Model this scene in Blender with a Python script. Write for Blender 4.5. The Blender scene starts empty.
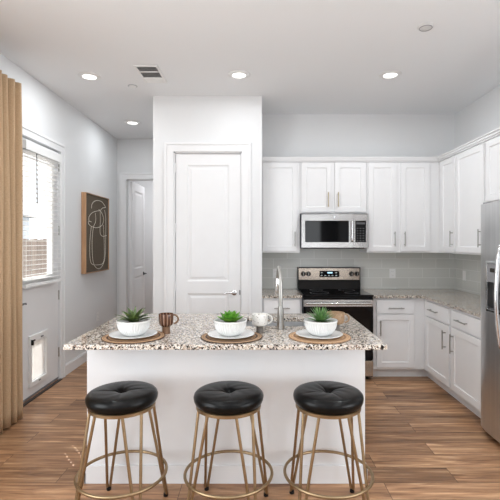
import bpy, math, random
from mathutils import Vector, Matrix
R = math.radians
PI = math.pi
random.seed(7)
SC = bpy.context.scene
COL = SC.collection
H = 1.495                     # lens height
CEIL = 3.08
XL, XR = -2.15, 2.45          # left / right wall faces
YB = 5.33                     # kitchen back wall
YP = 4.674                    # pantry front wall
YF = 6.605                    # end wall of the side hall
YR = -3.2                     # rear wall behind the camera

# ------------------------------------------------------------------ camera
cam = bpy.data.cameras.new('camera'); camo = bpy.data.objects.new('camera', cam); COL.objects.link(camo)
camo.location = (0, 0, H); camo.rotation_euler = (R(90), 0, 0)
cam.sensor_width = 36; cam.lens = 36 * 430 / 500
cam.shift_x = -7 / 500; cam.shift_y = -8 / 500
cam.clip_start = 0.05
SC.camera = camo
# ------------------------------------------------------------------ world, exposure
w = bpy.data.worlds.new('world'); SC.world = w; w.use_nodes = True
bg = w.node_tree.nodes['Background']
bg.inputs[0].default_value = (0.93, 0.96, 1.0, 1); bg.inputs[1].default_value = 1.7
SC.view_settings.view_transform = 'Standard'; SC.view_settings.look = 'None'
SC.view_settings.gamma = 1; SC.view_settings.use_curve_mapping = False
SC.view_settings.exposure = 0.03

def area(name, loc, rot, sx, sy, power, color=(1, 1, 1), shape='RECTANGLE'):
    l = bpy.data.lights.new(name, 'AREA'); l.shape = shape; l.size = sx
    if shape == 'RECTANGLE': l.size_y = sy
    l.energy = power; l.color = color
    o = bpy.data.objects.new(name, l); COL.objects.link(o); o.location = loc; o.rotation_euler = rot
    return o
# daylight through the tall windows of the rear wall and the left wall of the living room
area('rear_window_daylight', (-1.35, YR + .03, 1.5), (R(95), 0, 0), 1.1, 2.0, 19, (0.92, 0.965, 1.0))
area('rear_window_daylight', (1.62, YR + .03, 1.5), (R(95), 0, 0), .6, 2.0, 15, (0.92, 0.965, 1.0))
area('side_window_daylight', (XL + .03, 0.9, 1.45), (0, R(-98), 0), 1.9, 1.7, 58, (0.92, 0.965, 1.0))
area('right_fill_light', (XR - .03, 0.7, 1.5), (0, R(98), 0), 1.9, 1.9, 72, (0.92, 0.965, 1.0))  # added fill for the left wall; the right wall has no window
# unseen fill lights added under the ceiling to brighten island and cabinets
for lx in (-1.0, 1.3):
    for ly in (.6, 2.35):
        area('ceiling_fill_light', (lx, ly, CEIL - .02), (0, 0, 0), .6, .6, 16 if ly < 1 else 7, (.92, .965, 1), 'DISK')
# sun behind the house, low enough to catch the blind of the glass door
sl_ = bpy.data.lights.new('sun', 'SUN'); sl_.energy = 10.0; sl_.angle = R(.25); sl_.color = (1, .97, .92)
so = bpy.data.objects.new('sun', sl_); COL.objects.link(so)
so.rotation_euler = Vector((1.0, -1.25, -1.5)).to_track_quat('-Z', 'Y').to_euler()

# ------------------------------------------------------------------ materials
MATS = {}
class NT:
    def __init__(s, name):
        s.m = bpy.data.materials.new(name); s.m.use_nodes = True
        s.n = s.m.node_tree.nodes; s.l = s.m.node_tree.links; s.b = s.n['Principled BSDF']
        MATS[name] = s.m
    def node(s, t, **kw):
        nd = s.n.new(t)
        for k, v in kw.items():
            if hasattr(nd, k): setattr(nd, k, v)
            else: nd.inputs[k.replace('_', ' ')].default_value = v
        return nd
    def link(s, a, b): s.l.new(a, b)
    def ramp(s, fac, stops, interp='LINEAR'):
        r = s.n.new('ShaderNodeValToRGB'); r.color_ramp.interpolation = interp
        e = r.color_ramp.elements
        while len(e) < len(stops): e.new(.5)
        for el, (p, c) in zip(e, stops): el.position = p; el.color = (*c, 1)
        s.link(fac, r.inputs[0]); return r.outputs[0]
    def coord(s, scale=(1, 1, 1), which='Object'):
        t = s.n.new('ShaderNodeTexCoord'); mp = s.n.new('ShaderNodeMapping')
        mp.inputs['Scale'].default_value = scale
        s.link(t.outputs[which], mp.inputs[0]); return mp.outputs[0]
    def noise(s, vec, scale, detail=3, rough=.5, dist=0):
        nd = s.n.new('ShaderNodeTexNoise'); nd.inputs['Scale'].default_value = scale
        nd.inputs['Detail'].default_value = detail; nd.inputs['Roughness'].default_value = rough
        nd.inputs['Distortion'].default_value = dist
        s.link(vec, nd.inputs['Vector']); return nd
    def mix(s, fac, a, b, mode='MIX'):
        nd = s.n.new('ShaderNodeMix'); nd.data_type = 'RGBA'; nd.blend_type = mode
        for i, v in ((0, fac), (6, a), (7, b)):
            if isinstance(v, (int, float)): nd.inputs[i].default_value = v
            elif isinstance(v, tuple): nd.inputs[i].default_value = (*v, 1)
            else: s.link(v, nd.inputs[i])
        return nd.outputs[2]
    def bump(s, h, strength=.2, dist=.002):
        b = s.n.new('ShaderNodeBump'); b.inputs['Strength'].default_value = strength; b.inputs['Distance'].default_value = dist
        s.link(h, b.inputs['Height']); s.link(b.outputs[0], s.b.inputs['Normal'])
    def set(s, **kw):
        for k, v in kw.items(): s.b.inputs[k.replace('_', ' ')].default_value = v
        return s

def simple(name, col, rough=.5, metal=0, nscale=30, var=.04, bump=0, spec=.5, coat=0, **kw):
    t = NT(name); c = t.coord()
    nz = t.noise(c, nscale, 3)
    lo = tuple(max(0, x * (1 - var)) for x in col); hi = tuple(min(1, x * (1 + var)) for x in col)
    t.link(t.ramp(nz.outputs[0], [(.3, lo), (.7, hi)]), t.b.inputs['Base Color'])
    t.set(Roughness=rough, Metallic=metal)
    t.b.inputs['Specular IOR Level'].default_value = spec
    t.b.inputs['Coat Weight'].default_value = coat
    if bump: t.bump(nz.outputs[0], bump)
    t.set(**kw)
    return t.m

simple('wall_paint', (.78, .785, .79), .75, nscale=180, var=.01, bump=.05)
simple('wall_grey', (.22, .22, .23), .8)
simple('ceiling_paint', (.85, .86, .87), .85, nscale=150, var=.012, bump=.08)
simple('trim_paint', (.83, .83, .835), .42, nscale=8, var=.01)
simple('cabinet_paint', (.83, .83, .835), .38, nscale=8, var=.01)
simple('island_paint', (.78, .785, .795), .5, nscale=8, var=.01)
simple('plastic_white', (.85, .85, .84), .35, nscale=20, var=.01)
simple('blind_white', (.88, .88, .87), .45, nscale=20, var=.01)
simple('black_plastic', (.006, .006, .0065), .35, nscale=20, var=.1, spec=.25)
simple('black_glass', (.003, .003, .0035), .05, nscale=20, var=.1, spec=.2)
simple('dark_grey', (.08, .08, .085), .45)
simple('mid_grey', (.25, .25, .26), .4)
simple('knob_black', (.006, .006, .006), .3, spec=.3)
simple('nickel', (.42, .41, .39), .32, metal=1, nscale=60)
simple('nickel_warm_reflection', (.50, .42, .29), .3, metal=1, nscale=60)  # nickel pulls with a warm reflection put into the base colour
simple('chrome', (.75, .75, .76), .14, metal=1)
simple('gold_metal', (.35, .255, .15), .38, metal=1, nscale=50, var=.08)
simple('canvas_brown', (.105, .078, .052), .9, nscale=260, var=.18, bump=.3)
simple('line_cream', (.74, .68, .58), .8)
simple('white_ceramic', (.74, .745, .735), .22, nscale=12, var=.015, coat=.3)
simple('soil', (.06, .04, .025), .95, nscale=120, var=.5, bump=.8)
simple('tan_ceramic', (.33, .215, .125), .5, nscale=70, var=.25, bump=.1)
simple('grey_ceramic', (.17, .155, .14), .5, nscale=70, var=.2)
simple('cream_glaze', (.80, .75, .66), .3)
simple('brown_foot', (.20, .11, .06), .45)
simple('threshold_dark', (.03, .022, .018), .5)
simple('house_wall', (.62, .66, .70), .8)
simple('roof_dark', (.09, .10, .115), .8, nscale=60, var=.3)
simple('ground_out', (.45, .43, .38), .9, nscale=5, var=.15)
simple('sink_steel', (.66, .67, .68), .5, metal=1)
simple('speaker_mesh', (.70, .70, .70), .7)
simple('vent_dark', (.10, .10, .10), .8)

# leather
t = NT('leather_black'); c = t.coord(); nz = t.noise(c, 55, 4, .6)
t.link(t.ramp(nz.outputs[0], [(.3, (.002, .002, .002)), (.8, (.005, .005, .005))]), t.b.inputs['Base Color'])
t.b.inputs['Specular IOR Level'].default_value = .2
t.set(Roughness=.30); t.bump(nz.outputs[0], .12, .004)

# stainless: fine brushing
def steel(name, col, rough, vertical):
    t = NT(name); c = t.coord((1, 1, 45) if not vertical else (40, 40, 1))
    nz = t.noise(c, 1.0, 3)
    t.link(t.ramp(nz.outputs[0], [(.3, tuple(x * .9 for x in col)), (.7, col)]), t.b.inputs['Base Color'])
    t.set(Metallic=1, Roughness=rough)
steel('steel_appliance', (.50, .49, .48), .24, False)
steel('steel_warm', (.46, .40, .34), .26, False)
steel('steel_fridge', (.72, .725, .73), .33, True)

# wood plank floor, boards run left to right
t = NT('floor_planks'); c = t.coord()
br = t.node('ShaderNodeTexBrick'); br.offset = .37; br.inputs['Scale'].default_value = 1
br.inputs['Brick Width'].default_value = 1.25; br.inputs['Row Height'].default_value = .178
br.inputs['Mortar Size'].default_value = .0016; br.inputs['Mortar Smooth'].default_value = .1; br.inputs['Bias'].default_value = 0
br.inputs['Color1'].default_value = (0, 0, 0, 1); br.inputs['Color2'].default_value = (1, 1, 1, 1); br.inputs['Mortar'].default_value = (.5, .5, .5, 1)
t.link(c, br.inputs['Vector'])
# shift grain per board
comb = t.node('ShaderNodeVectorMath', operation='MULTIPLY_ADD'); t.link(br.outputs['Color'], comb.inputs[0])
comb.inputs[1].default_value = (7, 3, 5); t.link(c, comb.inputs[2])
mp = t.node('ShaderNodeMapping'); mp.inputs['Scale'].default_value = (1.3, 15, 1); t.link(comb.outputs[0], mp.inputs[0])
g1 = t.noise(mp.outputs[0], 1.6, 6, .62, .6)
mp2 = t.node('ShaderNodeMapping'); mp2.inputs['Scale'].default_value = (2.5, 90, 1); t.link(comb.outputs[0], mp2.inputs[0])
g2 = t.noise(mp2.outputs[0], 1.5, 4, .6)
mp3 = t.node('ShaderNodeMapping'); mp3.inputs['Scale'].default_value = (.8, 9, 1); t.link(comb.outputs[0], mp3.inputs[0])
g3 = t.noise(mp3.outputs[0], 1.2, 2, .5)
base = t.ramp(g1.outputs[0], [(.28, (.14, .064, .030)), (.41, (.34, .18, .095)), (.54, (.50, .28, .15)), (.70, (.76, .50, .30))])
tone = t.ramp(br.outputs['Color'], [(0, (.66, .63, .60)), (.5, (.93, .92, .90)), (1, (1.0, .99, .98))])
c1 = t.mix(1.0, base, tone, 'MULTIPLY')
fine = t.ramp(g2.outputs[0], [(.32, (.76, .73, .70)), (.62, (1.05, 1.05, 1.05))])
c2 = t.mix(.8, c1, fine, 'MULTIPLY')
c2b = t.mix(1.0, c2, t.ramp(g3.outputs[0], [(.3, (.66, .63, .60)), (.62, (1.05, 1.04, 1.02))]), 'MULTIPLY')
c3 = t.mix(br.outputs['Fac'], c2b, (.05, .028, .016))
t.link(c3, t.b.inputs['Base Color'])
t.link(t.ramp(g1.outputs[0], [(.2, (.42, .42, .42)), (.8, (.30, .30, .30))]), t.b.inputs['Roughness'])
t.bump(g2.outputs[0], .12, .0015)

# granite
t = NT('granite'); c = t.coord()
dn = t.noise(c, 60, 3, .6); vm = t.node('ShaderNodeVectorMath', operation='MULTIPLY_ADD')
t.link(dn.outputs['Color'], vm.inputs[0]); vm.inputs[1].default_value = (.014, .014, .014); t.link(c, vm.inputs[2])
v1 = t.node('ShaderNodeTexVoronoi'); v1.inputs['Scale'].default_value = 125; t.link(vm.outputs[0], v1.inputs['Vector'])
sp = t.node('ShaderNodeSeparateColor'); t.link(v1.outputs['Color'], sp.inputs[0])
cg = t.ramp(sp.outputs[0], [(0, (.010, .010, .010)), (.18, (.12, .115, .11)), (.22, (.30, .22, .17)), (.27, (.46, .38, .31)),
                            (.38, (.60, .53, .465)), (.60, (.72, .66, .59)), (.84, (.80, .78, .75))], 'CONSTANT')
big = t.noise(c, 9, 3, .6)
cg2 = t.mix(1.0, cg, t.ramp(big.outputs[0], [(.33, (.80, .76, .74)), (.5, (.98, .97, .95)), (.7, (1, .96, .90))]), 'MULTIPLY')
v2 = t.node('ShaderNodeTexVoronoi'); v2.inputs['Scale'].default_value = 190; t.link(vm.outputs[0], v2.inputs['Vector'])
sp2 = t.node('ShaderNodeSeparateColor'); t.link(v2.outputs['Color'], sp2.inputs[0])
mk = t.ramp(sp2.outputs[1], [(0, (1, 1, 1)), (.10, (0, 0, 0))], 'CONSTANT')
cg3 = t.mix(mk, cg2, (.035, .03, .03))
t.link(cg3, t.b.inputs['Base Color']); t.set(Roughness=.10)

# wall tile
t = NT('backsplash_tile'); tc = t.node('ShaderNodeTexCoord'); se = t.node('ShaderNodeSeparateXYZ'); t.link(tc.outputs['Object'], se.inputs[0])
ad = t.node('ShaderNodeMath', operation='ADD'); t.link(se.outputs[0], ad.inputs[0]); t.link(se.outputs[1], ad.inputs[1])
cb = t.node('ShaderNodeCombineXYZ'); t.link(ad.outputs[0], cb.inputs[0]); t.link(se.outputs[2], cb.inputs[1])
br = t.node('ShaderNodeTexBrick'); br.offset = .5; br.inputs['Scale'].default_value = 1
br.inputs['Brick Width'].default_value = .335; br.inputs['Row Height'].default_value = .117
br.inputs['Mortar Size'].default_value = .0025; br.inputs['Mortar Smooth'].default_value = .2
br.inputs['Color1'].default_value = (.63, .635, .60, 1); br.inputs['Color2'].default_value = (.69, .695, .665, 1); br.inputs['Mortar'].default_value = (.84, .84, .82, 1)
t.link(cb.outputs[0], br.inputs['Vector']); t.link(br.outputs['Color'], t.b.inputs['Base Color']); t.set(Roughness=.2)
inv = t.node('ShaderNodeMath', operation='SUBTRACT'); inv.inputs[0].default_value = 1; t.link(br.outputs['Fac'], inv.inputs[1])
t.bump(inv.outputs[0], .3, .002)

# oak
t = NT('oak'); c = t.coord((30, 30, 3)); nz = t.noise(c, 1.5, 4)
t.link(t.ramp(nz.outputs[0], [(.3, (.42, .23, .12)), (.7, (.56, .33, .18))]), t.b.inputs['Base Color']); t.set(Roughness=.5)

# curtain linen
t = NT('curtain_linen'); c = t.coord((90, 90, 260)); nz = t.noise(c, 1, 3)
cc = t.ramp(nz.outputs[0], [(.3, (.56, .385, .23)), (.7, (.68, .49, .31))])
t.link(cc, t.b.inputs['Base Color']); t.set(Roughness=.9); t.bump(nz.outputs[0], .3, .001)
tr = t.node('ShaderNodeBsdfTranslucent'); t.link(cc, tr.inputs[0]); mx = t.node('ShaderNodeMixShader'); mx.inputs[0].default_value = .18
out = t.n['Material Output']; t.link(t.b.outputs[0], mx.inputs[1]); t.link(tr.outputs[0], mx.inputs[2]); t.link(mx.outputs[0], out.inputs[0])

# clear glass
t = NT('clear_glass'); tp = t.node('ShaderNodeBsdfTransparent'); gl = t.node('ShaderNodeBsdfGlossy'); gl.inputs['Roughness'].default_value = .02
mx = t.node('ShaderNodeMixShader'); mx.inputs[0].default_value = .05
t.link(tp.outputs[0], mx.inputs[1]); t.link(gl.outputs[0], mx.inputs[2]); t.link(mx.outputs[0], t.n['Material Output'].inputs[0])

for nm_, tf_ in (('slat_white', .04), ('flap_white', .5)):
  t = NT(nm_); t.set(Roughness=.45); t.b.inputs['Base Color'].default_value = (.9, .9, .89, 1)
  nz = t.noise(t.coord(), 20, 2); cc = t.ramp(nz.outputs[0], [(.3, (.88, .88, .87)), (.7, (.92, .92, .91))]); t.link(cc, t.b.inputs['Base Color'])
  tr = t.node('ShaderNodeBsdfTranslucent'); t.link(cc, tr.inputs[0]); mx = t.node('ShaderNodeMixShader'); mx.inputs[0].default_value = tf_
  t.link(t.b.outputs[0], mx.inputs[1]); t.link(tr.outputs[0], mx.inputs[2]); t.link(mx.outputs[0], t.n['Material Output'].inputs[0])

# woven mat
def woven(name, a, b, d):
    t = NT(name); tc = t.node('ShaderNodeTexCoord')
    se = t.node('ShaderNodeSeparateXYZ'); t.link(tc.outputs['Object'], se.inputs[0])
    ln = t.node('ShaderNodeVectorMath', operation='LENGTH'); cb = t.node('ShaderNodeCombineXYZ')
    t.link(se.outputs[0], cb.inputs[0]); t.link(se.outputs[1], cb.inputs[1]); t.link(cb.outputs[0], ln.inputs[0])
    nz = t.noise(tc.outputs['Object'], 160, 3)
    col = t.ramp(nz.outputs[0], [(.3, a), (.7, b)])
    rr = t.ramp(ln.outputs['Value'], [(.0, (0, 0, 0)), (.146, (1, 1, 1)), (.157, (0, 0, 0)), (.171, (.6, .6, .6)), (.175, (0, 0, 0)), (.183, (1, 1, 1))], 'CONSTANT')
    t.link(t.mix(rr, col, d), t.b.inputs['Base Color']); t.set(Roughness=.8); t.bump(nz.outputs[0], .7, .003)
woven('mat_brown', (.30, .17, .085), (.50, .31, .17), (.10, .05, .028))
woven('mat_dark', (.27, .16, .09), (.47, .30, .17), (.075, .045, .03))
woven('mat_tan', (.44, .26, .14), (.62, .41, .24), (.30, .17, .09))

# mug glazes
t = NT('brown_stripe'); tc = t.node('ShaderNodeTexCoord'); se = t.node('ShaderNodeSeparateXYZ'); t.link(tc.outputs['Object'], se.inputs[0])
at = t.node('ShaderNodeMath', operation='ARCTAN2'); t.link(se.outputs[1], at.inputs[0]); t.link(se.outputs[0], at.inputs[1])
ml = t.node('ShaderNodeMath', operation='MULTIPLY'); ml.inputs[1].default_value = 13; t.link(at.outputs[0], ml.inputs[0])
sn = t.node('ShaderNodeMath', operation='SINE'); t.link(ml.outputs[0], sn.inputs[0])
t.link(t.ramp(sn.outputs[0], [(.0, (.075, .028, .014)), (.55, (.30, .17, .11))], 'CONSTANT'), t.b.inputs['Base Color']); t.set(Roughness=.25)
t = NT('speckled_white'); c = t.coord(); v = t.node('ShaderNodeTexVoronoi'); v.inputs['Scale'].default_value = 75; t.link(c, v.inputs['Vector'])
t.link(t.ramp(v.outputs['Distance'], [(0, (.10, .08, .07)), (.20, (.80, .79, .76))], 'CONSTANT'), t.b.inputs['Base Color']); t.set(Roughness=.3)

# leaves
def leafm(name, a, b, sc=22):
    t = NT(name); c = t.coord(); nz = t.noise(c, sc, 2)
    t.link(t.ramp(nz.outputs[0], [(.35, a), (.65, b)]), t.b.inputs['Base Color']); t.set(Roughness=.4)
leafm('leaf_dark', (.02, .05, .016), (.15, .21, .06), 30)
leafm('leaf_bright', (.04, .19, .015), (.20, .45, .05))
leafm('leaf_grass', (.05, .16, .035), (.19, .34, .12), 35)

# fence boards outside
t = NT('fence_boards'); c = t.coord((1, 7, .3)); nz = t.noise(c, 1.5, 3)
t.link(t.ramp(nz.outputs[0], [(.3, (.24, .19, .16)), (.7, (.40, .33, .28))]), t.b.inputs['Base Color']); t.set(Roughness=.9)

# lamp lens / display
def emit(name, col, st):
    t = NT(name); t.set(Emission_Strength=st); t.b.inputs['Emission Color'].default_value = (*col, 1)
    t.b.inputs['Base Color'].default_value = (*col, 1)
emit('lamp_lens', (1, .99, .97), 3.0)
emit('display_blue', (.45, .75, .95), 1.2)
emit('display_dim', (.5, .55, .55), .35)

# ------------------------------------------------------------------ mesh builder
class F:
    """a local frame: u along, v up, w out of the face"""
    def __init__(s, o, u, w, v=(0, 0, 1)):
        s.o, s.u, s.w, s.v = Vector(o), Vector(u), Vector(w), Vector(v)
    def p(s, u, v, w): return s.o + s.u * u + s.v * v + s.w * w
WORLD = F((0, 0, 0), (1, 0, 0), (0, 1, 0))   # u=x, v=z, w=y

class MB:
    def __init__(s): s.v = []; s.f = []
    def add(s, vs, fs):
        n = len(s.v); s.v += [Vector(x) for x in vs]; s.f += [tuple(i + n for i in f) for f in fs]; return s
    def box(s, x0, x1, y0, y1, z0, z1, fr=None):
        """in world terms; with a frame the ranges are u, w, v"""
        P = []
        for a in (x0, x1):
            for b in (y0, y1):
                for c in (z0, z1): P.append((a, b, c) if fr is None else fr.p(a, c, b))
        return s.add(P, [(0, 1, 3, 2), (4, 6, 7, 5), (0, 4, 5, 1), (2, 3, 7, 6), (0, 2, 6, 4), (1, 5, 7, 3)])
    def grid(s, us, vs, skip, w0, w1, fr, prof=None, cells=()):
        """solid slab over a grid of cells with some cells cut out; 'cells' get a moulded panel on the w1 face"""
        nu, nv = len(us) - 1, len(vs) - 1
        idx = {}; V = []
        def q(i, j, k):
            if (i, j, k) not in idx: idx[(i, j, k)] = len(V); V.append(fr.p(us[i], vs[j], (w0, w1)[k]))
            return idx[(i, j, k)]
        Fs = []
        on = lambda i, j: 0 <= i < nu and 0 <= j < nv and (i, j) not in skip
        for i in range(nu):
            for j in range(nv):
                if not on(i, j): continue
                Fs.append((q(i, j, 0), q(i, j + 1, 0), q(i + 1, j + 1, 0), q(i + 1, j, 0)))
                if (i, j) in cells:
                    prev = [q(i, j, 1), q(i + 1, j, 1), q(i + 1, j + 1, 1), q(i, j + 1, 1)]
                    for (ins, dep) in prof:
                        a, b, c, d = us[i] + ins, us[i + 1] - ins, vs[j] + ins, vs[j + 1] - ins
                        cur = []
                        for (uu, vv) in ((a, c), (b, c), (b, d), (a, d)): cur.append(len(V)); V.append(fr.p(uu, vv, w1 + dep))
                        for k in range(4): Fs.append((prev[k], prev[(k + 1) % 4], cur[(k + 1) % 4], cur[k]))
                        prev = cur
                    Fs.append(tuple(prev))
                else: Fs.append((q(i, j, 1), q(i + 1, j, 1), q(i + 1, j + 1, 1), q(i, j + 1, 1)))
                if not on(i - 1, j): Fs.append((q(i, j, 0), q(i, j, 1), q(i, j + 1, 1), q(i, j + 1, 0)))
                if not on(i + 1, j): Fs.append((q(i + 1, j, 0), q(i + 1, j + 1, 0), q(i + 1, j + 1, 1), q(i + 1, j, 1)))
                if not on(i, j - 1): Fs.append((q(i, j, 0), q(i + 1, j, 0), q(i + 1, j, 1), q(i, j, 1)))
                if not on(i, j + 1): Fs.append((q(i, j + 1, 0), q(i, j + 1, 1), q(i + 1, j + 1, 1), q(i + 1, j + 1, 0)))
        return s.add(V, Fs)
    def tube(s, pts, r, n=10, closed=False, caps=True):
        pts = [Vector(p) for p in pts]; m = len(pts)
        rs = r if isinstance(r, (list, tuple)) else [r] * m
        V = []; Fs = []; up = None
        for i, p in enumerate(pts):
            if closed: t = pts[(i + 1) % m] - pts[i - 1]
            else: t = pts[min(i + 1, m - 1)] - pts[max(i - 1, 0)]
            t.normalize()
            if up is None: up = Vector((0, 0, 1)) if abs(t.z) < .9 else Vector((1, 0, 0))
            a = up - t * up.dot(t); a.normalize(); b = t.cross(a); up = a
            for k in range(n):
                an = 2 * PI * k / n; V.append(p + (a * math.cos(an) + b * math.sin(an)) * rs[i])
        for i in range(m if closed else m - 1):
            j = (i + 1) % m
            for k in range(n):
                l = (k + 1) % n; Fs.append((i * n + k, i * n + l, j * n + l, j * n + k))
        if not closed and caps: Fs.append(tuple(range(n - 1, -1, -1))); Fs.append(tuple((m - 1) * n + k for k in range(n)))
        return s.add(V, Fs)
    def lathe(s, prof, c=(0, 0, 0), n=32, axis='Z', rfun=None, ring=False):
        """prof = [(r, h)...]; r = 0 collapses to a pole"""
        V = []; Fs = []; rings = []
        c = Vector(c)
        def put(x, y, h):
            if axis == 'Z': return c + Vector((x, y, h))
            if axis == 'Y': return c + Vector((x, -h, y))
            return c + Vector((-h, x, y))
        for (r, h) in prof:
            if r < 1e-6: rings.append([len(V)]); V.append(put(0, 0, h))
            else:
                ring = []
                for k in range(n):
                    a = 2 * PI * k / n; rr = r * (rfun(a, r, h) if rfun else 1)
                    ring.append(len(V)); V.append(put(rr * math.cos(a), rr * math.sin(a), h))
                rings.append(ring)
        for A, B in (zip(rings, rings[1:] + rings[:1]) if ring else zip(rings, rings[1:])):
            for k in range(n):
                l = (k + 1) % n
                if len(A) == 1 and len(B) == 1: continue
                if len(A) == 1: Fs.append((A[0], B[k], B[l]))
                elif len(B) == 1: Fs.append((A[k], B[0], A[l]))
                else: Fs.append((A[k], B[k], B[l], A[l]))
        if ring: return s.add(V, Fs)
        if len(rings[0]) > 1: Fs.append(tuple(rings[0]))
        if len(rings[-1]) > 1: Fs.append(tuple(reversed(rings[-1])))
        return s.add(V, Fs)
    def build(s, name, mat, parent=None, smooth=None, bevel=0, seg=2, origin=None):
        import bmesh
        org = ORG[parent.name] if parent is not None else Vector(origin or (0, 0, 0))
        me = bpy.data.meshes.new(name)
        me.from_pydata([tuple(v - org) for v in s.v], [], s.f)
        bm = bmesh.new(); bm.from_mesh(me); bmesh.ops.recalc_face_normals(bm, faces=bm.faces); bm.to_mesh(me); bm.free()
        me.materials.append(MATS[mat])
        if smooth:
            for p in me.polygons: p.use_smooth = True
            me.set_sharp_from_angle(angle=R(smooth))
        o = bpy.data.objects.new(name, me); COL.objects.link(o)
        if parent is not None: o.parent = parent; ORG[o.name] = org
        else: o.location = org; ORG[o.name] = org
        if bevel:
            md = o.modifiers.new('bevel', 'BEVEL'); md.width = bevel; md.segments = seg; md.limit_method = 'ANGLE'; md.angle_limit = R(40)
            md.harden_normals = False
        return o
ORG = {}
def tag(o, label=None, cat=None, group=None, kind=None):
    if label: o['label'] = label
    if cat: o['category'] = cat
    if group: o['group'] = group
    if kind: o['kind'] = kind
    return o
def thing(name, loc, label, cat, group=None):
    o = bpy.data.objects.new(name, None); COL.objects.link(o); o.location = loc; o.empty_display_size = .1
    ORG[o.name] = Vector(loc); return tag(o, label, cat, group)
def struct(mb, name, mat, **kw): return tag(mb.build(name, mat, **kw), kind='structure')
def copy_tree(o, parent=None):
    c = o.copy(); COL.objects.link(c)
    if parent is not None: c.parent = parent
    for ch in [x for x in list(bpy.data.objects) if x.parent == o]: copy_tree(ch, c)
    return c
FBACK = lambda x, y: F((x, y, 0), (1, 0, 0), (0, -1, 0))       # faces the camera
FRIGHT = lambda x, y: F((x, y, 0), (0, 1, 0), (-1, 0, 0))      # on the right wall, faces left
FLEFT = lambda x, y: F((x, y, 0), (0, 1, 0), (1, 0, 0))        # on the left wall, faces right

# ------------------------------------------------------------------ room shell
struct(MB().box(-2.8, XR + .1, YR - .1, 9.2, -.08, 0), 'floor', 'floor_planks')
struct(MB().box(XL - .14, XR + .1, YR - .1, YF + .12, CEIL, CEIL + .1).box(-2.8, XR + .1, YF + .12, 9.2, CEIL, CEIL + .1), 'ceiling', 'ceiling_paint')
fl = F((XL, 0, 0), (0, 1, 0), (1, 0, 0))
# left wall: living-room window opening and the exterior door opening
DY0, DY1, DZ = 3.775, 4.685, 2.475
struct(MB().grid([YR, .1, 1.7, DY0, DY1, YF + .12], [0, .5, 2.4, DZ, CEIL], {(1, 1), (3, 0), (3, 1), (3, 2)}, -.14, 0, fl), 'wall_left', 'wall_paint')
struct(MB().box(XR, XR + .1, YR, 9.2, 0, CEIL), 'wall_right', 'wall_paint')
struct(MB().box(.054, XR, YB, YB + .1, 0, CEIL), 'wall_back', 'wall_paint')
fp = FBACK(0, YP + .13)
PX0, PX1, PZ = -.905, -.165, 2.475
struct(MB().grid([-1.13, PX0, PX1, .054], [0, PZ, CEIL], {(1, 0)}, 0, .13, fp), 'wall_pantry', 'wall_paint')
struct(MB().box(-1.13, -1.03, YP + .13, YF, 0, CEIL), 'wall_hall_side', 'wall_paint')
struct(MB().box(-.046, .054, YP + .13, YB + .1, 0, CEIL), 'wall_pantry_side', 'wall_paint')
HX0, HX1, HZ = -2.01, -1.25, 2.455
struct(MB().grid([XL, HX0, HX1, -1.03], [0, HZ, CEIL], {(1, 0)}, 0, .12, FBACK(0, YF + .12)), 'wall_hall_end', 'wall_paint')
struct(MB().box(-2.8, -.5, 8.9, 9.0, 0, CEIL), 'wall_far_room_back', 'wall_paint')
struct(MB().box(-2.8, -2.7, YF + .12, 8.9, 0, CEIL), 'wall_far_room_left', 'wall_paint')
struct(MB().box(-.6, -.5, YF + .12, 8.9, 0, CEIL), 'wall_far_room_right', 'wall_paint')
struct(MB().box(-2.8, XL - .14, YF + .0, YF + .12, 0, CEIL), 'wall_far_room_front', 'wall_paint')
# rear wall with two windows
struct(MB().grid([XL, -1.9, -.8, 1.32, 1.92, XR], [0, .5, 2.5, CEIL], {(1, 1), (3, 1)}, 0, .1, F((0, YR - .1, 0), (1, 0, 0), (0, 1, 0))), 'wall_rear', 'wall_grey')

# ------------------------------------------------------------------ trims
def casing(name, x0, x1, z1, wd, fr, depth=.018, left=True, right=True, foot=0):
    mb = MB()
    us = [x0 - wd, x0, x1, x1 + wd]; vs = [foot, z1, z1 + wd]
    mb.grid(us, vs, {(1, 0)}, 0, depth, fr)
    b = .028
    mb.grid([x0 - wd, x0 - wd + b, x1 + wd - b, x1 + wd], [foot, z1 + wd - b, z1 + wd], {(1, 0)}, depth, depth + .008, fr)
    return struct(mb, name, 'trim_paint', bevel=.003)
casing('trim_1', PX0, PX1, PZ, .10, FBACK(0, YP))
casing('trim_2', HX0, HX1, HZ, .10, FBACK(0, YF))
casing('trim_3', DY0, DY1, DZ, .09, fl)
# jambs (inside faces of the openings)
struct(MB().box(PX0, PX0 + .012, YP, YP + .13, 0, PZ).box(PX1 - .012, PX1, YP, YP + .13, 0, PZ).box(PX0, PX1, YP, YP + .13, PZ - .012, PZ), 'trim_4', 'trim_paint')
def baseboard(name, fr, u0, u1, h=.125, mat='trim_paint'):
    mb = MB(); mb.box(u0, u1, 0, .014, 0, h - .012, fr); mb.box(u0, u1, 0, .009, h - .012, h, fr)
    return struct(mb, name, mat, bevel=.002)
baseboard('baseboard_left', fl, DY1 + .092, YF)
baseboard('baseboard_hall_end', FBACK(0, YF), -1.145, -1.13)
baseboard('baseboard_pantry', FBACK(0, YP), -1.13, PX0 - .102)
baseboard('baseboard_living', fl, YR, DY0 - .092)
baseboard('baseboard_hall_side', F((-1.13, 0, 0), (0, 1, 0), (-1, 0, 0)), YP, YF)
struct(MB().box(XL + .001, XL + .035, DY0, DY1, 0, .010), 'trim_5', 'threshold_dark', bevel=.004)

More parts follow.
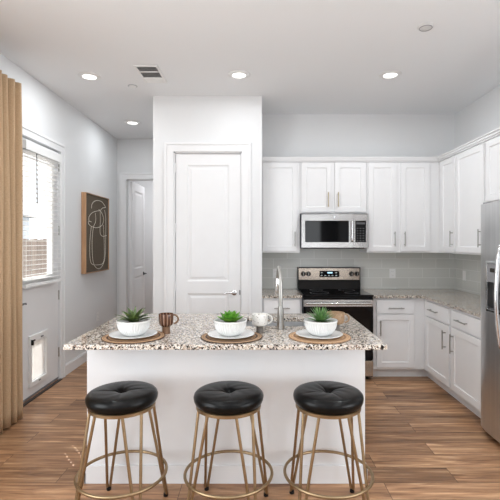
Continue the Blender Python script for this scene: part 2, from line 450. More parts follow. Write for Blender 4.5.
# ------------------------------------------------------------------ doors
MOULD = [(.010, -.006), (.016, -.009), (.030, -.009), (.050, -.003)]
def panel_door(name, fr, u0, u1, z1, thk, split=1.0):
    st = .125
    us = [u0, u0 + st, u1 - st, u1]; vs = [.008, .24, split - .065, split + .065, z1 - .125, z1]
    return tag(MB().grid(us, vs, set(), -thk, 0, fr, MOULD, {(1, 1), (1, 3)}).build(name, 'trim_paint', bevel=.0012, seg=1), kind='structure')
def lever(fr, u, z, dirn, parent, mat='chrome', length=.105):
    mb = MB(); 
    a = fr.p(u, z, 0)
    prof = [(0, 0), (.030, 0), (.030, .006), (.024, .010), (.011, .012), (.011, .045)]
    # rose built around the frame's outward axis
    V = []; n = 24
    for (r, h) in prof[1:]:
        for k in range(n):
            an = 2 * PI * k / n; V.append(fr.p(u + r * math.cos(an), z + r * math.sin(an), h))
    Fs = [tuple(range(n))]
    for i in range(len(prof) - 2):
        for k in range(n): l = (k + 1) % n; Fs.append((i * n + k, i * n + l, (i + 1) * n + l, (i + 1) * n + k))
    Fs.append(tuple((len(prof) - 2) * n + k for k in range(n)))
    mb.add(V, Fs)
    pts = [fr.p(u - dirn * .012, z, .045), fr.p(u, z, .047), fr.p(u + dirn * .035, z + .003, .050), fr.p(u + dirn * .075, z + .002, .048), fr.p(u + dirn * length, z - .006, .044)]
    mb.tube(pts, [.010, .011, .009, .008, .007], 12)
    return mb.build('door_handle', mat, parent, smooth=40)
def hinge(fr, u, z, parent, mat='nickel', h=.10):
    mb = MB(); mb.tube([fr.p(u, z - h / 2, .006), fr.p(u, z + h / 2, .006)], .007, 10)
    mb.box(u - .004, u + .016, -.001, .002, z - h / 2, z + h / 2, fr)
    return mb.build('hinge', mat, parent, smooth=40)
fpd = FBACK(0, YP + .016)
d1 = panel_door('door_1', fpd, PX0 + .017, PX1 - .014, PZ - .015, .04, split=1.0)
lever(fpd, PX1 - .085, .945, -1, d1)
MB().box(PX1 - .030, PX1 - .015, -.001, .004, .92, .97, fpd).build('latch_plate', 'mid_grey', d1)
for z in (.25, 1.02, 1.65, 2.30): hinge(fpd, PX0 + .017, z, d1, 'trim_paint')
# open door of the far room, hinged on its left jamb
fhd = F((HX0 + .055, YF + .12, 0), (0, 1, 0), (1, 0, 0))
d3 = panel_door('door_3', fhd, 0.01, .745, HZ - .012, .036)
lever(fhd, .675, .955, -1, d3, 'dark_grey')
for z in (.25, 1.35, 2.2): hinge(fhd, .0, z, d3, 'trim_paint')

# exterior door with glass, pet flap
fx = F((XL - .012, 0, 0), (0, 1, 0), (1, 0, 0))
GY0, GY1, GZ0, GZ1 = 3.94, 4.525, 1.15, 2.33
mb = MB().grid([DY0 + .008, GY0, 4.095, 4.375, GY1, DY1 - .008], [.03, .16, .53, GZ0, GZ1, DZ - .012], {(1, 3), (2, 3), (3, 3), (2, 1)}, -.045, 0, fx)
d2 = tag(mb.build('door_2', 'trim_paint', bevel=.0015, seg=1), kind='structure')
mb = MB().grid([GY0 - .035, GY0 + .012, GY1 - .012, GY1 + .035], [GZ0 - .035, GZ0 + .012, GZ1 - .012, GZ1 + .035], {(1, 1)}, 0, .012, fx)
mb.build('glass_frame', 'plastic_white', d2, bevel=.003)
MB().box(GY0, GY1, -.03, -.02, GZ0, GZ1, fx).build('glass_pane', 'clear_glass', d2)
for z in (.30, .92, 1.62, 2.30): hinge(fx, DY1 - .008, z, d2, 'nickel')
lever(fx, 3.855, .93, 1, d2, 'dark_grey', .09)
MB().box(DY0, DY1, -.04, .000, .012, .029, fx).build('door_sweep', 'mid_grey', d2)
# pet door
mb = MB().grid([4.055, 4.095, 4.375, 4.415], [.115, .16, .53, .60], {(1, 1)}, 0, .022, fx)
pet = mb.build('pet_door', 'plastic_white', d2, bevel=.004)
MB().box(4.095, 4.375, -.008, -.004, .16, .53, fx).build('flap', 'flap_white', pet)
MB().box(4.07, 4.085, .022, .045, .515, .565, fx).box(4.085, 4.14, .022, .030, .545, .56, fx).build('latch', 'black_plastic', pet, bevel=.002)
MB().box(4.255, 4.30, .022, .030, .555, .567, fx).build('catch', 'mid_grey', pet, bevel=.002)
MB().box(4.215, 4.245, .022, .030, .135, .148, fx).build('magnet', 'mid_grey', pet, bevel=.002)

# blind mounted on the door
BY0, BY1 = 3.885, 4.595
bl = thing('window_blind', (XL, 4.24, 1.08), 'white slatted blind hanging over the glass of the white back door', 'blind')
fb = F((XL, 0, 0), (0, 1, 0), (1, 0, 0))
MB().box(BY0, BY1, 0, .062, 2.345, 2.425, fb).box(BY0 - .004, BY1 + .004, .058, .068, 2.335, 2.415, fb).build('valance', 'blind_white', bl, bevel=.003)
mb = MB(); z = 2.325; n = 0; HOLES = (3.985, 4.115)
while z > 1.125:
    # gently tilted, slightly crowned slat
    a = R(3); hw = .0245
    qs = (-1, -.6, -.30, .30, .6, 1); ysl = [BY0 + .008]
    for hy in HOLES: ysl += [hy - .009, hy + .009]
    ysl.append(BY1 - .008)
    V = []; Fs = []; nq = len(qs)
    for yy in ysl:
        for q in qs: V.append(fb.p(yy, z + q * hw * math.sin(a) + .0022 * (1 - q * q), .036 + q * hw * math.cos(a)))
    for i in range(len(ysl) - 1):
        for k in range(nq - 1):
            if i % 2 == 1 and k == 2 and z < 1.36: continue
            b = i * nq + k; Fs.append((b, b + nq, b + nq + 1, b + 1))
    mb.add(V, Fs); z -= .0455; n += 1
sb = mb.build('slats', 'slat_white', bl)
md = sb.modifiers.new('solid', 'SOLIDIFY'); md.thickness = .0022
MB().box(BY0 + .006, BY1 - .006, .012, .060, 1.075, 1.105, fb).build('bottom_rail', 'blind_white', bl, bevel=.003)
mb = MB()
for yy in (BY0 + .10, (BY0 + BY1) / 2 + .16, BY1 - .08):
    for ww in (.010, .062): mb.tube([fb.p(yy, 1.09, ww), fb.p(yy, 2.36, ww)], .0012, 6)
mb.build('ladder_cord', 'blind_white', bl)
MB().tube([fb.p(4.065, 2.33, .068), fb.p(4.065, 1.86, .072)], [.004, .0055], 8).build('tilt_wand', 'dark_grey', bl, smooth=40)
mb = MB()
for yy in (BY1 - .035, BY1 - .02): mb.tube([fb.p(yy, 2.33, .066), fb.p(yy, 1.50, .070)], .0016, 6)
mb.lathe([(0, 0), (.007, .002), (.005, .03), (0, .032)], fb.p(BY1 - .028, 1.47, .070), 10)
mb.build('pull_cord', 'blind_white', bl)

# window of the living room beside the curtain (outside the frame, lights the curtain)
struct(MB().grid([.1, .15, .88, .93, 1.65, 1.7], [.5, .55, 2.35, 2.4], {(1, 1), (3, 1)}, -.09, -.03, fb), 'window_1', 'trim_paint')

# ------------------------------------------------------------------ curtain
cur = MB(); V = []; Fs = []
N = 170; ys0, ys1 = 2.35, 3.665; rows = 26
zt, zb = 2.83, .012
for j in range(rows + 1):
    tz = j / rows; z = zt + (zb - zt) * tz
    for i in range(N + 1):
        y = ys1 - (ys1 - ys0) * i / N
        ph = (ys1 - y) / .092 * 2 * PI
        amp = .046 + .008 * min(1, tz * 3)
        dx = amp * (1 - abs(math.sin(ph / 2)) ** 1.3 * 2) * -1 + .006 * math.sin(ph * .31 + tz * 5)
        dy = .012 * math.sin(ph * .5 + 1.3) * tz + .008 * math.sin(ph) 
        flare = .02 * tz
        V.append((-2.035 + dx + flare * .4, y + dy + flare * .3, z))
for j in range(rows):
    for i in range(N): a = j * (N + 1) + i; Fs.append((a, a + 1, a + N + 2, a + N + 1))
cur.add(V, Fs)
co = cur.build('curtain', 'curtain_linen', smooth=80, origin=(-2.035, 3.0, 0))
tag(co, 'tan linen floor-length curtain hanging in folds at the left edge', 'curtain')
sm = co.modifiers.new('solid', 'SOLIDIFY'); sm.thickness = .0025
rod = thing('curtain_rod', (-2.035, 2.95, 2.80), 'thin dark rod behind the header of the tan curtain', 'curtain rod')
MB().tube([(-2.105, 2.2, 2.80), (-2.105, 3.60, 2.80)], .010, 12).build('rod', 'dark_grey', rod, smooth=40)
MB().box(XL, -2.10, 3.50, 3.53, 2.785, 2.815).build('bracket', 'dark_grey', rod)

# ------------------------------------------------------------------ wall art
AY0, AY1, AZ0, AZ1 = 5.255, 6.07, 1.105, 2.105
art = thing('wall_art', (XL, (AY0 + AY1) / 2, AZ0), 'brown canvas with pale line drawing in an oak frame on the left wall', 'picture')
fa = F((XL, 0, 0), (0, 1, 0), (1, 0, 0))
MB().grid([AY0, AY0 + .007, AY1 - .007, AY1], [AZ0, AZ0 + .007, AZ1 - .007, AZ1], {(1, 1)}, .002, .062, fa).build('frame', 'oak', art, bevel=.001)
MB().box(AY0 + .011, AY1 - .011, .004, .052, AZ0 + .011, AZ1 - .011, fa).build('canvas', 'canvas_brown', art)
def zpt(zx, zy):
    px, py = 70 + zx / 5, 180 + zy / 5
    s = (257 - px) / 2.098
    return fa.p(430 / s, H + (242 - py) / s, .0525)
def smooth_path(pts, k=6):
    P = [Vector(p) for p in pts]; out = []
    for i in range(len(P) - 1):
        p0, p1, p2, p3 = P[max(i - 1, 0)], P[i], P[i + 1], P[min(i + 2, len(P) - 1)]
        for j in range(k):
            t = j / k
            out.append(.5 * ((2 * p1) + (p2 - p0) * t + (2 * p0 - 5 * p1 + 4 * p2 - p3) * t * t + (3 * p1 - p0 - 3 * p2 + p3) * t ** 3))
    out.append(P[-1]); return out
strokes = [
 [(108, 142), (109, 122), (122, 106), (143, 103), (162, 112), (178, 136)],
 [(178, 138), (163, 140), (150, 152), (130, 156), (108, 166), (94, 186), (95, 205)],
 [(108, 210), (94, 206), (92, 218), (104, 230), (124, 238), (146, 236), (162, 222), (167, 196), (160, 168), (146, 150), (143, 148)],
 [(150, 150), (151, 200), (150, 262), (162, 281), (182, 277)],
 [(172, 150), (178, 190), (178, 290), (176, 372), (166, 420), (147, 443), (128, 436), (116, 412), (111, 370), (110, 300), (116, 240), (128, 205), (126, 166)],
 [(106, 232), (100, 290), (98, 350), (101, 400), (112, 422), (140, 424), (164, 416), (171, 380), (170, 300), (166, 225)]]
mb = MB()
for st in strokes: mb.tube(smooth_path([zpt(*p) for p in st]), .0034, 6)
mb.build('line_drawing', 'line_cream', art, smooth=60)

# ------------------------------------------------------------------ cabinets
SHAKER = [(.0035, -.009)]
def shaker(fr, u0, u1, v0, v1, name, parent, rail=.058, w0=.001, thk=.019):
    mb = MB().grid([u0, u0 + rail, u1 - rail, u1], [v0, v0 + rail, v1 - rail, v1], set(), w0, w0 + thk, fr, SHAKER, {(1, 1)})
    return mb.build(name, 'cabinet_paint', parent, bevel=.0012, seg=1)
def flatfront(fr, u0, u1, v0, v1, name, parent, w0=.001, thk=.019):
    return MB().box(u0, u1, w0, w0 + thk, v0, v1, fr).build(name, 'cabinet_paint', parent, bevel=.002)
def pull(fr, u, v, length, parent, vertical=True, w=.020, mat='nickel'):
    mb = MB(); h = length / 2; st = .032
    if vertical:
        mb.tube([fr.p(u, v - h, w + st), fr.p(u, v + h, w + st)], .006, 12)
        for q in (-1, 1): mb.tube([fr.p(u, v + q * (h - .022), w - .0005), fr.p(u, v + q * (h - .022), w + st)], .005, 10)
    else:
        mb.tube([fr.p(u - h, v, w + st), fr.p(u + h, v, w + st)], .006, 12)
        for q in (-1, 1): mb.tube([fr.p(u + q * (h - .022), v, w - .0005), fr.p(u + q * (h - .022), v, w + st)], .005, 10)
    return mb.build('handle', mat, parent, smooth=40)
CB = 'cabinet'
YU = 5.0; YBF = 4.71; XU = 2.12; XBF = 1.83
UB, UT = 1.37, 2.425
# upper, back run : (x0, x1, z0, doors[(u0,u1,handle_u)], label)
fu = FBACK(0, YU)
def upper_back(x0, x1, z0, doors, label, hmat='nickel'):
    t = thing('upper_cabinet', ((x0 + x1) / 2, YU, z0), label, CB)
    MB().box(x0, x1, YU, YB - .001, z0, UT).build('body', 'cabinet_paint', t, bevel=.001, seg=1)
    for (a, b, hu) in doors:
        d = shaker(fu, a, b, z0 + .018, UT - .012, 'door', t)
        pull(fu, hu, z0 + .16, .17, d, mat=hmat)
upper_back(.056, .497, UB, [(.066, .470, .438)], 'white single-door wall cabinet between the pantry wall and the microwave')
upper_back(.499, 1.275, 1.825, [(.513, .863, .823), (.902, 1.262, .938)], 'short white double-door wall cabinet directly above the microwave', 'nickel_warm_reflection')
upper_back(1.277, 2.118, UB, [(1.290, 1.620, 1.590), (1.667, 2.003, 1.705)], 'tall white double-door wall cabinet right of the microwave, on the back wall')
# upper, right wall
fru = FRIGHT(XU, 0)
def upper_right(y0, y1, z0, doors, label):
    t = thing('upper_cabinet', (XU, (y0 + y1) / 2, z0), label, CB)
    MB().box(XU, XR - .001, y0, y1, z0, UT).build('body', 'cabinet_paint', t, bevel=.001, seg=1)
    for (a, b, hu) in doors:
        d = shaker(fru, a, b, z0 + .018, UT - .012, 'door', t)
        if hu: pull(fru, hu, z0 + .16, .17, d)
    return t
upper_right(4.557, YB - .001, UB, [(4.577, 4.915, 4.612)], 'narrow white corner wall cabinet at the far end of the right wall')
upper_right(3.975, 4.555, UB, [(3.992, 4.540, 4.026)], 'white wall cabinet on the right wall between the corner cabinet and the fridge cabinet')
upper_right(2.55, 3.973, 1.845, [(3.27, 3.945, None), (2.56, 3.24, None)], 'short white wall cabinet above the stainless refrigerator')
# crown moulding
mb = MB()
for (pr, a, b) in ((.022, UT, UT + .018), (.034, UT + .016, UT + .040), (.045, UT + .038, UT + .052)):
    mb.box(.056, XU, YU - pr, YU + .02, a, b); mb.box(XU - pr, XU + .02, 2.55, YU, a, b)
struct(mb, 'trim_6', 'cabinet_paint', bevel=.004)
MB()
# base, back run
fbb = FBACK(0, YBF)
def base_back(x0, x1, label, u0, u1, hu):
    t = thing('base_cabinet', ((x0 + x1) / 2, YBF, 0), label, CB)
    MB().box(x0, x1, YBF, YB - .001, .10, .883).build('body', 'cabinet_paint', t, bevel=.001, seg=1)
    MB().box(x0, x1 + (.045 if x1 > 1.5 else 0), YBF + .07, YBF + .09, 0, .10).build('toe_kick', 'cabinet_paint', t)
    d = flatfront(fbb, u0, u1, .715, .862, 'drawer', t)
    pull(fbb, (u0 + u1) / 2, .775, .17, d, False)
    d = shaker(fbb, u0, u1, .125, .700, 'door', t)
    pull(fbb, hu, .56, .17, d)
base_back(.056, .492, 'white base cabinet with drawer left of the oven, behind the faucet', .075, .470, .105)
base_back(1.262, XBF + .02, 'white base cabinet with one drawer right of the oven, on the back wall', 1.305, 1.718, 1.342)
frb = FRIGHT(XBF, 0)
def base_right(y0, y1, label, a, b, hu):
    t = thing('base_cabinet', (XBF, (y0 + y1) / 2, 0), label, CB)
    MB().box(XBF, XR - .001, y0, y1, .10, .883).build('body', 'cabinet_paint', t, bevel=.001, seg=1)
    MB().box(XBF + .065, XBF + .085, y0, y1 + (.072 if y1 > 4.5 else 0), 0, .10).build('toe_kick', 'cabinet_paint', t)
    d = flatfront(frb, a, b, .715, .862, 'drawer', t)
    pull(frb, (a + b) / 2 + .05, .79, .20, d, False)
    d = shaker(frb, a, b, .125, .700, 'door', t)
    pull(frb, hu, .555, .18, d)
base_right(4.035, YBF - .002, 'white base cabinet on the right side, nearer the back corner', 4.06, 4.625, 4.13)
base_right(3.44, 4.033, 'white base cabinet on the right side, next to the refrigerator', 3.455, 4.01, 3.965)
# worktops
CT0, CT1 = .884, .914
o = MB().box(.056, .490, 4.67, YB - .008, CT0, CT1).build('worktop', 'granite', bevel=.003, origin=(.27, 5, CT0))
tag(o, 'short speckled granite worktop left of the oven', 'worktop')
mb = MB().grid([1.263, 1.80, XR - .008], [3.435, 4.67, YB - .008], {(0, 0)}, CT0, CT1, F((0, 0, 0), (1, 0, 0), (0, 0, 1), (0, 1, 0)))
o = mb.build('worktop', 'granite', bevel=.003, origin=(1.8, 4.7, CT0))
tag(o, 'L-shaped speckled granite worktop right of the oven, reaching the refrigerator', 'worktop')
# backsplash tile
struct(MB().box(.055, XR - .0005, YB - .0075, YB - .0005, CT1 + .0005, 1.84), 'trim_7', 'backsplash_tile')
struct(MB().box(XR - .0075, XR - .0005, 3.435, YB - .008, CT1 + .0005, UB), 'trim_8', 'backsplash_tile')

# ------------------------------------------------------------------ outlets
def plate(fr, u, z, label, kind='outlet', group=None):
    t = thing('outlet' if kind == 'outlet' else 'light_switch', fr.p(u, z, 0), label, kind)
    MB().box(u - .037, u + .037, .0003, .006, z - .058, z + .058, fr).build('plate', 'plastic_white', t, bevel=.002)
    if kind == 'outlet':
        for dz in (-.024, .024):
            s = MB().box(u - .017, u + .017, .006, .009, z + dz - .014, z + dz + .014, fr).build('socket', 'plastic_white', t, bevel=.003)
            MB().box(u - .008, u - .006, .009, .0095, z + dz - .005, z + dz + .006, fr).box(u + .006, u + .008, .009, .0095, z + dz - .005, z + dz + .006, fr).build('slot', 'dark_grey', s)
    else:
        MB().box(u - .016, u + .016, .006, .010, z - .033, z + .033, fr).build('rocker', 'plastic_white', t, bevel=.003)
plate(FBACK(0, YB - .0078), 1.675, 1.105, 'white outlet on the tiled back wall right of the oven')
plate(FBACK(0, YB - .0078), .232, 1.105, 'white outlet on the tiled back wall left of the oven, behind the faucet')
plate(FRIGHT(XR - .0078, 0), 5.06, 1.10, 'white switch plate on the tile of the right wall above the corner worktop', 'switch')
plate(fl, 5.79, .49, 'white outlet low on the left wall under the brown picture')

# ------------------------------------------------------------------ microwave
MX0, MX1, MZ0, MZ1, MY = .505, 1.268, 1.418, 1.822, 4.93
mw = thing('microwave', ((MX0 + MX1) / 2, MY, MZ0), 'stainless over-the-range microwave mounted beneath the short wall cabinet', 'microwave')
fm = FBACK(0, MY)
MB().box(MX0, MX1, MY + .001, YB - .01, MZ0 + .01, MZ1).build('body', 'dark_grey', mw, bevel=.002)
DX = 1.105
mb = MB().grid([MX0 + .004, MX0 + .045, DX - .055, DX], [MZ0 + .012, MZ0 + .075, MZ1 - .085, MZ1 - .010], {(1, 1)}, 0, .022, fm)
dr = mb.build('door', 'steel_appliance', mw, bevel=.002)
MB().box(MX0 + .046, DX - .056, .004, .019, MZ0 + .076, MZ1 - .086, fm).build('window', 'black_glass', dr)
mb = MB().tube(smooth_path([fm.p(DX - .022, MZ0 + .085, .02), fm.p(DX - .022, MZ0 + .09, .045), fm.p(DX - .022, MZ0 + .14, .05), fm.p(DX - .022, MZ1 - .14, .05), fm.p(DX - .022, MZ1 - .095, .045), fm.p(DX - .022, MZ1 - .09, .02)], 5), .011, 12)
mb.build('handle', 'chrome', dr, smooth=50)
MB().lathe([(0, .0225), (.014, .0225), (.014, .025), (.010, .0265), (0, .0265)], (.885, MY, MZ1 - .045), 24, 'Y').build('emblem', 'chrome', dr, smooth=30)
cp = MB().grid([DX + .003, DX + .018, MX1 - .022, MX1 - .004], [MZ0 + .012, MZ0 + .075, MZ1 - .085, MZ1 - .010], {(1, 1)}, 0, .022, fm).build('control_panel', 'steel_appliance', mw, bevel=.002)
MB().box(DX + .019, MX1 - .023, .004, .018, MZ0 + .076, MZ1 - .086, fm).build('keypad', 'black_glass', cp)
MB().box(DX + .030, MX1 - .034, .018, .019, MZ1 - .125, MZ1 - .100, fm).build('display', 'dark_grey', cp)
for r in range(6):
    for c in range(3):
        u = DX + .034 + c * .034; v = MZ0 + .088 + r * .028
        MB().box(u, u + .017, .018, .0185, v, v + .009, fm).build('button', 'dark_grey', cp)
MB().box(MX0 + .03, MX1 - .03, MY + .03, YB - .05, MZ0, MZ0 + .011).build('underside_vent', 'black_plastic', mw)
sl = MB()
for k in range(24): sl.box(MX0 + .05 + k * .028, MX0 + .066 + k * .028, .0, .0215, MZ1 - .0105, MZ1 - .0045, fm)
sl.build('top_grille', 'dark_grey', mw)

# ------------------------------------------------------------------ range
RX0, RX1 = .495, 1.257
RY = 4.665
rg = thing('range', ((RX0 + RX1) / 2, RY, 0), 'freestanding electric range with stainless backguard and black glass oven door', 'oven')
fr_ = FBACK(0, RY)
MB().box(RX0 + .002, RX1 - .002, RY, YB - .012, .03, .905).build('body', 'black_plastic', rg, bevel=.003)
ct = MB().box(RX0, RX1, RY - .045, 5.235, .905, .926).build('cooktop', 'black_glass', rg, bevel=.006, seg=3)
for (x, y, r) in ((.70, 4.82, .105), (1.06, 4.82, .075), (.70, 5.09, .075), (1.06, 5.09, .095)):
    MB().lathe([(r, .9262), (r, .9266), (r - .003, .9266), (r - .003, .9262)], (x, y, 0), 40, ring=True).build('burner_ring', 'mid_grey', ct)
bgd = MB()
bgd.add([(RX0 + .006, 5.20, .926), (RX1 - .006, 5.20, .926), (RX1 - .006, 5.235, 1.035), (RX0 + .006, 5.235, 1.035), (RX0 + .006, 5.315, .926), (RX1 - .006, 5.315, .926), (RX1 - .006, 5.315, 1.035), (RX0 + .006, 5.315, 1.035)],
        [(0, 1, 2, 3), (4, 7, 6, 5), (0, 4, 5, 1), (3, 2, 6, 7), (0, 3, 7, 4), (1, 5, 6, 2)])
bgd.build('lower_backguard', 'black_glass', rg, bevel=.002)
fbg = FBACK(0, 5.225)
bk = MB().box(RX0 + .004, RX1 - .004, 5.225, 5.316, 1.030, 1.180).build('backguard', 'steel_warm', rg, bevel=.007, seg=3)
MB().box(RX0 + .0, RX0 + .010, 5.222, 5.318, .926, 1.184).box(RX1 - .010, RX1, 5.222, 5.318, .926, 1.184).box(RX0, RX1, 5.224, 5.318, 1.176, 1.186).build('backguard_trim', 'black_plastic', rg, bevel=.002)
dp = MB().box(.76, 1.00, -.002, .006, 1.070, 1.145, fbg).build('display_panel', 'black_glass', rg, bevel=.002)
MB().box(.855, .915, .0062, .0068, 1.115, 1.130, fbg).build('clock', 'display_blue', dp)
for k in range(5):
    for z in (1.085, 1.118):
        if 1 <= k <= 3 and z > 1.1: continue
        MB().box(.775 + k * .044, .795 + k * .044, .0062, .0066, z, z + .008, fbg).build('button', 'display_dim', dp)
for x in (.562, .625, 1.148, 1.212):
    k = MB().lathe([(0, .0), (.029, .0), (.029, .006), (.024, .010), (.022, .030), (.018, .034), (0, .034)], (x, 5.225, 1.108), 28, 'Y').build('knob', 'knob_black', rg, smooth=35)
    MB().box(x - .003, x + .003, .0335, .036, 1.09, 1.126, fbg).build('pointer', 'nickel', k)
od = MB().box(RX0 + .004, RX1 - .004, 0, .035, .225, .893, fr_).build('oven_door', 'black_glass', rg, bevel=.004)
MB().box(RX0 + .006, RX1 - .006, .034, .040, .800, .872, fr_).build('door_trim', 'steel_appliance', od, bevel=.002)
mb = MB().tube([fr_.p(RX0 + .03, .838, .078), fr_.p(RX1 - .03, .838, .078)], .012, 14)
for x in (RX0 + .06, RX1 - .06): mb.tube([fr_.p(x, .838, .038), fr_.p(x, .838, .078)], .010, 10)
mb.build('handle', 'steel_appliance', od, smooth=40)
MB().box(RX0 + .004, RX1 - .004, 0, .032, .045, .215, fr_).build('drawer', 'steel_warm', rg, bevel=.004)
for x in (RX0 + .05, RX1 - .05):
    for y in (RY + .05, YB - .08): MB().lathe([(.018, 0), (.018, .008), (.008, .01), (.008, .031)], (x, y, 0), 12).build('foot', 'black_plastic', rg)

# ------------------------------------------------------------------ refrigerator
FX = 1.75; FY0, FY1 = 2.50, 3.405
fg = thing('refrigerator', (FX + .35, 2.96, 0), 'side-by-side stainless refrigerator with ice dispenser at the right edge', 'refrigerator')
ff = FRIGHT(FX, 0)
MB().box(FX + .075, XR - .03, FY0 + .004, FY1 - .004, .02, 1.775).build('body', 'dark_grey', fg, bevel=.004)
def rdoor(y0, y1, hole=None):
    """door with a gently bowed front"""
    V = []; Fs = []; n = 16; zs = [.045, 1.79]
    mb = MB()
    def bow(y):
        q = (y - y0) / (y1 - y0) * 2 - 1
        return .022 * (1 - abs(q) ** 3.2)
    if hole:
        ysl = sorted(set([y0 + (y1 - y0) * i / n for i in range(n + 1)] + [hole[0], hole[1]]))
        zs = [.045, hole[2], hole[3], 1.79]
    else: ysl = [y0 + (y1 - y0) * i / n for i in range(n + 1)]
    m = len(zs)
    for y in ysl:
        for z in zs: V.append((FX + .022 - bow(y), y, z)); 
    nb = len(V)
    for y in ysl:
        for z in zs: V.append((FX + .070, y, z))
    for i in range(len(ysl) - 1):
        for j in range(m - 1):
            a = i * m + j; b = (i + 1) * m + j
            inh = hole and j == 1 and ysl[i] >= hole[0] - 1e-6 and ysl[i + 1] <= hole[1] + 1e-6
            if not inh: Fs.append((a, b, b + 1, a + 1))
            Fs.append((nb + a, nb + a + 1, nb + b + 1, nb + b))
    for i in range(len(ysl) - 1):
        for j in (0, m - 1): a = i * m + j; b = (i + 1) * m + j; Fs.append((a, nb + a, nb + b, b))
    for i in (0, len(ysl) - 1):
        for j in range(m - 1): a = i * m + j; Fs.append((a, a + 1, nb + a + 1, nb + a))
    return MB().add(V, Fs)
HOLE = (3.085, 3.275, .975, 1.345)
ld = rdoor(2.958, FY1, HOLE).build('door', 'steel_fridge', fg, smooth=50)
rd = rdoor(FY0, 2.952).build('door', 'steel_fridge', fg, smooth=50)
def fhandle(y, parent):
    pts = [(FX + .01, y, 1.50), (FX - .03, y, 1.485), (FX - .062, y, 1.40), (FX - .078, y, 1.15), (FX - .075, y, 1.0), (FX - .055, y, .80), (FX - .03, y, .74), (FX + .01, y, .725)]
    MB().tube(smooth_path(pts, 6), .0135, 14).build('handle', 'chrome', parent, smooth=60)
fhandle(3.008, ld); fhandle(2.902, rd)
dsp = MB().grid([HOLE[0] - .006, HOLE[0] + .012, HOLE[1] - .012, HOLE[1] + .006], [HOLE[2] - .006, HOLE[2] + .014, HOLE[3] - .012, HOLE[3] + .006], {(1, 1)}, -.04, .006, ff).build('dispenser', 'chrome', fg, bevel=.003)
MB().box(HOLE[0] + .012, HOLE[1] - .012, -.040, -.034, HOLE[2], HOLE[3], ff).build('recess', 'black_plastic', dsp)
MB().box(HOLE[0] + .012, HOLE[1] - .012, -.034, .002, 1.195, HOLE[3] - .012, ff).build('control_panel', 'mid_grey', dsp, bevel=.002)
MB().box(HOLE[0] + .05, HOLE[1] - .05, .0022, .004, 1.27, 1.30, ff).build('screen', 'black_glass', dsp)
MB().box(HOLE[0] + .03, HOLE[1] - .03, -.033, .0, HOLE[2] + .015, HOLE[2] + .022, ff).build('drip_tray', 'dark_grey', dsp)
MB().tube([ff.p(3.18, 1.195, -.015), ff.p(3.18, 1.14, -.018)], .012, 10).build('spout', 'dark_grey', dsp)
MB().box(FX + .035, FX + .15, FY0 + .01, FY1 - .01, .018, .043).build('grille', 'black_plastic', fg)
for y in (FY0 + .06, FY1 - .06): MB().lathe([(.02, 0), (.02, .012), (.01, .014), (.01, .022)], (FX + .10, y, 0), 12).build('foot', 'black_plastic', fg)
for y in (FY0 + .04, FY1 - .04): MB().box(FX + .03, FX + .13, y - .025, y + .025, 1.79, 1.805).build('hinge_cover', 'mid_grey', fg, bevel=.004)

# ------------------------------------------------------------------ island
IX0, IX1, IY0 = -1.056, .671, 2.670
isl = thing('kitchen_island', ((IX0 + IX1) / 2, 3.05, 0), 'white panelled kitchen island base under the granite top', 'island')
# hollow where the sink hangs
mb = MB().grid([IX0, -.14, .40, IX1], [IY0, 2.92, 3.34, 3.455], {(1, 1)}, .0, .883, F((0, 0, 0), (1, 0, 0), (0, 0, 1), (0, 1, 0)))
mb.build('body', 'island_paint', isl, bevel=.0015, seg=1)
fi = FBACK(0, IY0)
mb = MB().box(IX0 - .013, IX1 + .013, 0, .013, 0, .112, fi)
mb.box(IX0 - .013, IX0, IY0 - .013, 3.455, 0, .112).box(IX1, IX1 + .013, IY0 - .013, 3.455, 0, .112)
mb.build('base_trim', 'island_paint', isl, bevel=.003)
CX0, CX1, CY0, CY1 = -1.097, .738, 2.430, 3.496
SX0, SX1, SY0, SY1 = -.08, .355, 2.975, 3.30
mb = MB().grid([CX0, SX0, SX1, CX1], [CY0, SY0, SY1, CY1], {(1, 1)}, CT0, CT1, F((0, 0, 0), (1, 0, 0), (0, 0, 1), (0, 1, 0)))
o = mb.build('island_worktop', 'granite', bevel=.004, origin=(-.18, 2.96, CT0))
tag(o, 'large speckled granite worktop on the white island', 'worktop')
sk = thing('sink', ((SX0 + SX1) / 2, 3.14, CT1 - .22), 'stainless undermount sink set in the island worktop behind the faucet', 'sink')
a, b, c, d = SX0 - .004, SX1 + .004, SY0 - .004, SY1 + .004
mb = MB()
zb_, zt_ = CT1 - .22, CT0 - .001
o_, i_ = .0, .003
V = []
for (off, z) in ((.012, zt_), (0, zt_), (0, zb_ + .02), (-.02, zb_)):
    V += [(a - off, c - off, z), (b + off, c - off, z), (b + off, d + off, z), (a - off, d + off, z)]
Fs = []
for k in range(3):
    for q in range(4): Fs.append((k * 4 + q, k * 4 + (q + 1) % 4, k * 4 + 4 + (q + 1) % 4, k * 4 + 4 + q))
Fs.append((12, 13, 14, 15))
mb.add(V, Fs)
bs = mb.build('basin', 'sink_steel', sk)
md = bs.modifiers.new('solid', 'SOLIDIFY'); md.thickness = .002
MB().lathe([(.0, .003), (.042, .003), (.045, .0005), (.03, .0)], ((SX0 + SX1) / 2, 3.14, zb_), 24).build('drain', 'chrome', sk, smooth=40)
